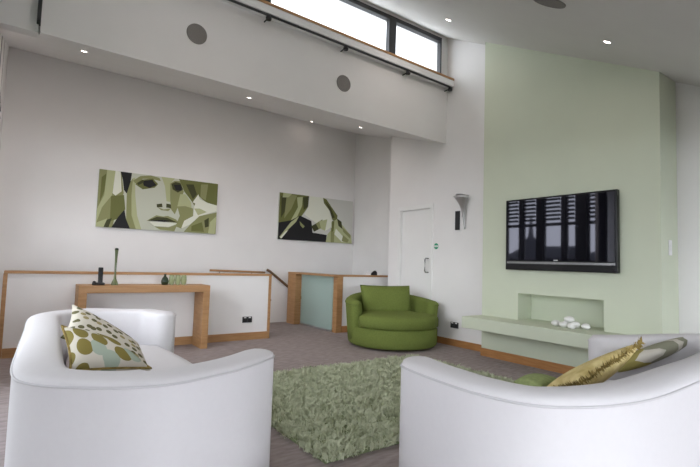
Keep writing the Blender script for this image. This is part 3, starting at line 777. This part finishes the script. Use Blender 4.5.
# loose back cushion
N = 18; b = B(); grid = {}
for sgn in (1,-1):
    for i in range(N+1):
        for j in range(N+1):
            u, v = i/N*2-1, j/N*2-1; edge_ = i in (0,N) or j in (0,N)
            if edge_ and sgn < 0: grid[(sgn,i,j)] = grid[(1,i,j)]; continue
            h = .5*.24*((1-u**4)*(1-v**4))**.5
            yy = u*(.385+.02*v*(1 if v>0 else .4)); zz = .425+.20+v*.20+.012*(u*u)*(v>0)*v
            grid[(sgn,i,j)] = b.bm.verts.new((-.26-.07*v+sgn*h, yy, zz))
for sgn in (1,-1):
    for i in range(N):
        for j in range(N): b.bm.faces.new([grid[(sgn,i,j)],grid[(sgn,i+1,j)],grid[(sgn,i+1,j+1)],grid[(sgn,i,j+1)]])
b.obj('back_cushion', GCH, t, smooth=True)

# ------------------------------------------------------------------ shag rug
random.seed(5)
RX0, RX1, RY0, RY1 = 1.47, 4.06, 2.24, 4.22
t = thing('shag_rug', 'pale green shaggy rug on the carpet between the two white sofas', 'rug', ((RX0+RX1)/2,(RY0+RY1)/2,0))
loc(bx('backing', RUGB, (RX0+.02,RX1-.02,RY0+.02,RY1-.02,.001,.016), t), t)
verts, faces = [], []
cxr, cyr = (RX0+RX1)/2, (RY0+RY1)/2
for k in range(9500):
    tx, ty = random.uniform(RX0,RX1)-cxr, random.uniform(RY0,RY1)-cyr
    ta = random.uniform(0,2*PI); tl = random.uniform(.034,.058); tilt = random.uniform(.25,1.15)
    for q in range(7):
        x, y = tx+random.gauss(0,.009), ty+random.gauss(0,.009)
        a = ta+random.gauss(0,.45); l = tl*random.uniform(.75,1.1); lean = max(.05, tilt+random.gauss(0,.2))
        dx, dy = math.cos(a)*l*math.sin(lean), math.sin(a)*l*math.sin(lean); h = .016+l*math.cos(lean)
        w = random.uniform(.002,.0036); wx, wy = -math.sin(a+.7)*w, math.cos(a+.7)*w; i = len(verts)
        verts += [(x-wx,y-wy,.012),(x+wx,y+wy,.012),(x+dx*.45+wx,y+dy*.45+wy,.015+(h-.015)*.7),(x+dx*.45-wx,y+dy*.45-wy,.015+(h-.015)*.7),(x+dx+wx*.5,y+dy+wy*.5,h),(x+dx-wx*.5,y+dy-wy*.5,h-.002)]
        faces += [(i,i+1,i+2,i+3),(i+3,i+2,i+4,i+5)]
me = bpy.data.meshes.new('pile'); me.from_pydata(verts, [], faces); me.materials.append(RUG)
o = bpy.data.objects.new('pile', me); COL.objects.link(o); o.parent = t; o['kind'] = 'stuff'

# ------------------------------------------------------------------ outside (seen reflected in the television)
st(bx('ground', GRASS, (-90,60,-60,90,-3.2,-3.0)))
def house(label, x, y, w, d, h, rh, spire=None):
    t = thing('house', label, 'house', (x,y,-3), 0, 'houses outside the left windows')
    b = B(); b.box(-d/2,d/2,-w/2,w/2,0,h); b.obj('walls', BUILD, t)
    b = B(); b.prism([(-d/2-.3,-w/2-.3,h),(d/2+.3,-w/2-.3,h),(0,-w/2-.3,h+rh)],(0,w+.6,0)); b.obj('roof', ROOF, t)
    if spire:
        b = B(); b.lathe([(0,0),(1.5,0),(1.5,spire-2.6),(1.8,spire-2.6),(1.0,spire-1.2),(.25,spire-.2),(.08,spire+1.6),(0,spire+1.7)], Matrix.Translation((d/2,0,0)), 12); b.obj('turret', ROOF, t)
house('dark house with a pointed turret outside the left windows', -32, 25, 5, 6, 5.2, 1.2, 7.4)
house('long low house outside the left windows', -33, 17.0, 8, 6, 4.6, 1.3)
house('dark house at the far end outside the left windows', -34, 34, 7, 6, 4.3, 1.2)

# ------------------------------------------------------------------ light
GLOW_WEST, GLOW_SOUTH = 1.5, 1.6
w = bpy.data.worlds.new('sky'); S.world = w; w.use_nodes = True
nt = w.node_tree; bg = nt.nodes['Background']
tc = nt.nodes.new('ShaderNodeTexCoord'); sx = nt.nodes.new('ShaderNodeSeparateXYZ'); rp = nt.nodes.new('ShaderNodeValToRGB')
nt.links.new(tc.outputs['Generated'], sx.inputs[0]); nt.links.new(sx.outputs['Z'], rp.inputs['Fac'])
rp.color_ramp.elements[0].color = (.92,.93,1.0,1); rp.color_ramp.elements[1].color = (.86,.92,1.0,1)
nt.links.new(rp.outputs['Color'], bg.inputs['Color']); 
def mth(op, a, b_=None):
    n = nt.nodes.new('ShaderNodeMath'); n.operation = op; nt.links.new(a, n.inputs[0])
    if b_ is not None: n.inputs[1].default_value = b_
    return n.outputs[0]
# a bright hazy low sun off to the west: brighter cloud to the south and west in an otherwise even overcast sky
def lobe(d, g, p):
    dt = nt.nodes.new('ShaderNodeVectorMath'); dt.operation = 'DOT_PRODUCT'; dt.inputs[1].default_value = Vector(d).normalized()
    nt.links.new(tc.outputs['Generated'], dt.inputs[0])
    return mth('MULTIPLY', mth('POWER', mth('MAXIMUM', dt.outputs['Value'], 0), p), g)
ad = nt.nodes.new('ShaderNodeMath'); ad.operation = 'ADD'
nt.links.new(lobe((-1,-.45,.14), GLOW_WEST, 8), ad.inputs[0]); nt.links.new(lobe((.12,-1,.12), GLOW_SOUTH, 10), ad.inputs[1])
glow = ad.outputs[0]
nt.links.new(mth('ADD', glow, 1.0), bg.inputs['Strength'])

def portal(loc_, rot, sx_, sy_):
    l = bpy.data.lights.new('window_portal','AREA'); l.shape = 'RECTANGLE'; l.size = sx_; l.size_y = sy_; l.cycles.is_portal = True
    o = bpy.data.objects.new('window_portal', l); COL.objects.link(o); o.location = loc_; o.rotation_euler = rot
portal((2.2,YS-.18,1.2), (-PI/2,0,0), 5.8, 2.3)
portal((XM-.2,.6,1.55), (0,-PI/2,0), 2.9, 8.2)
portal((XW-.2,6.1,2.0), (0,-PI/2,0), 2.3, 2.6)
portal((2.7,YK+.2,4.35), (-PI/2,0,PI), 5.0, .75)

S.view_settings.view_transform = 'Standard'; S.view_settings.look = 'None'
S.view_settings.exposure = 2.22; S.view_settings.gamma = 1.0; S.view_settings.use_curve_mapping = False
S.cycles.use_denoising = True
S.cycles.max_bounces = 10; S.cycles.diffuse_bounces = 6; S.cycles.transparent_max_bounces = 12
S.cycles.sample_clamp_indirect = 6
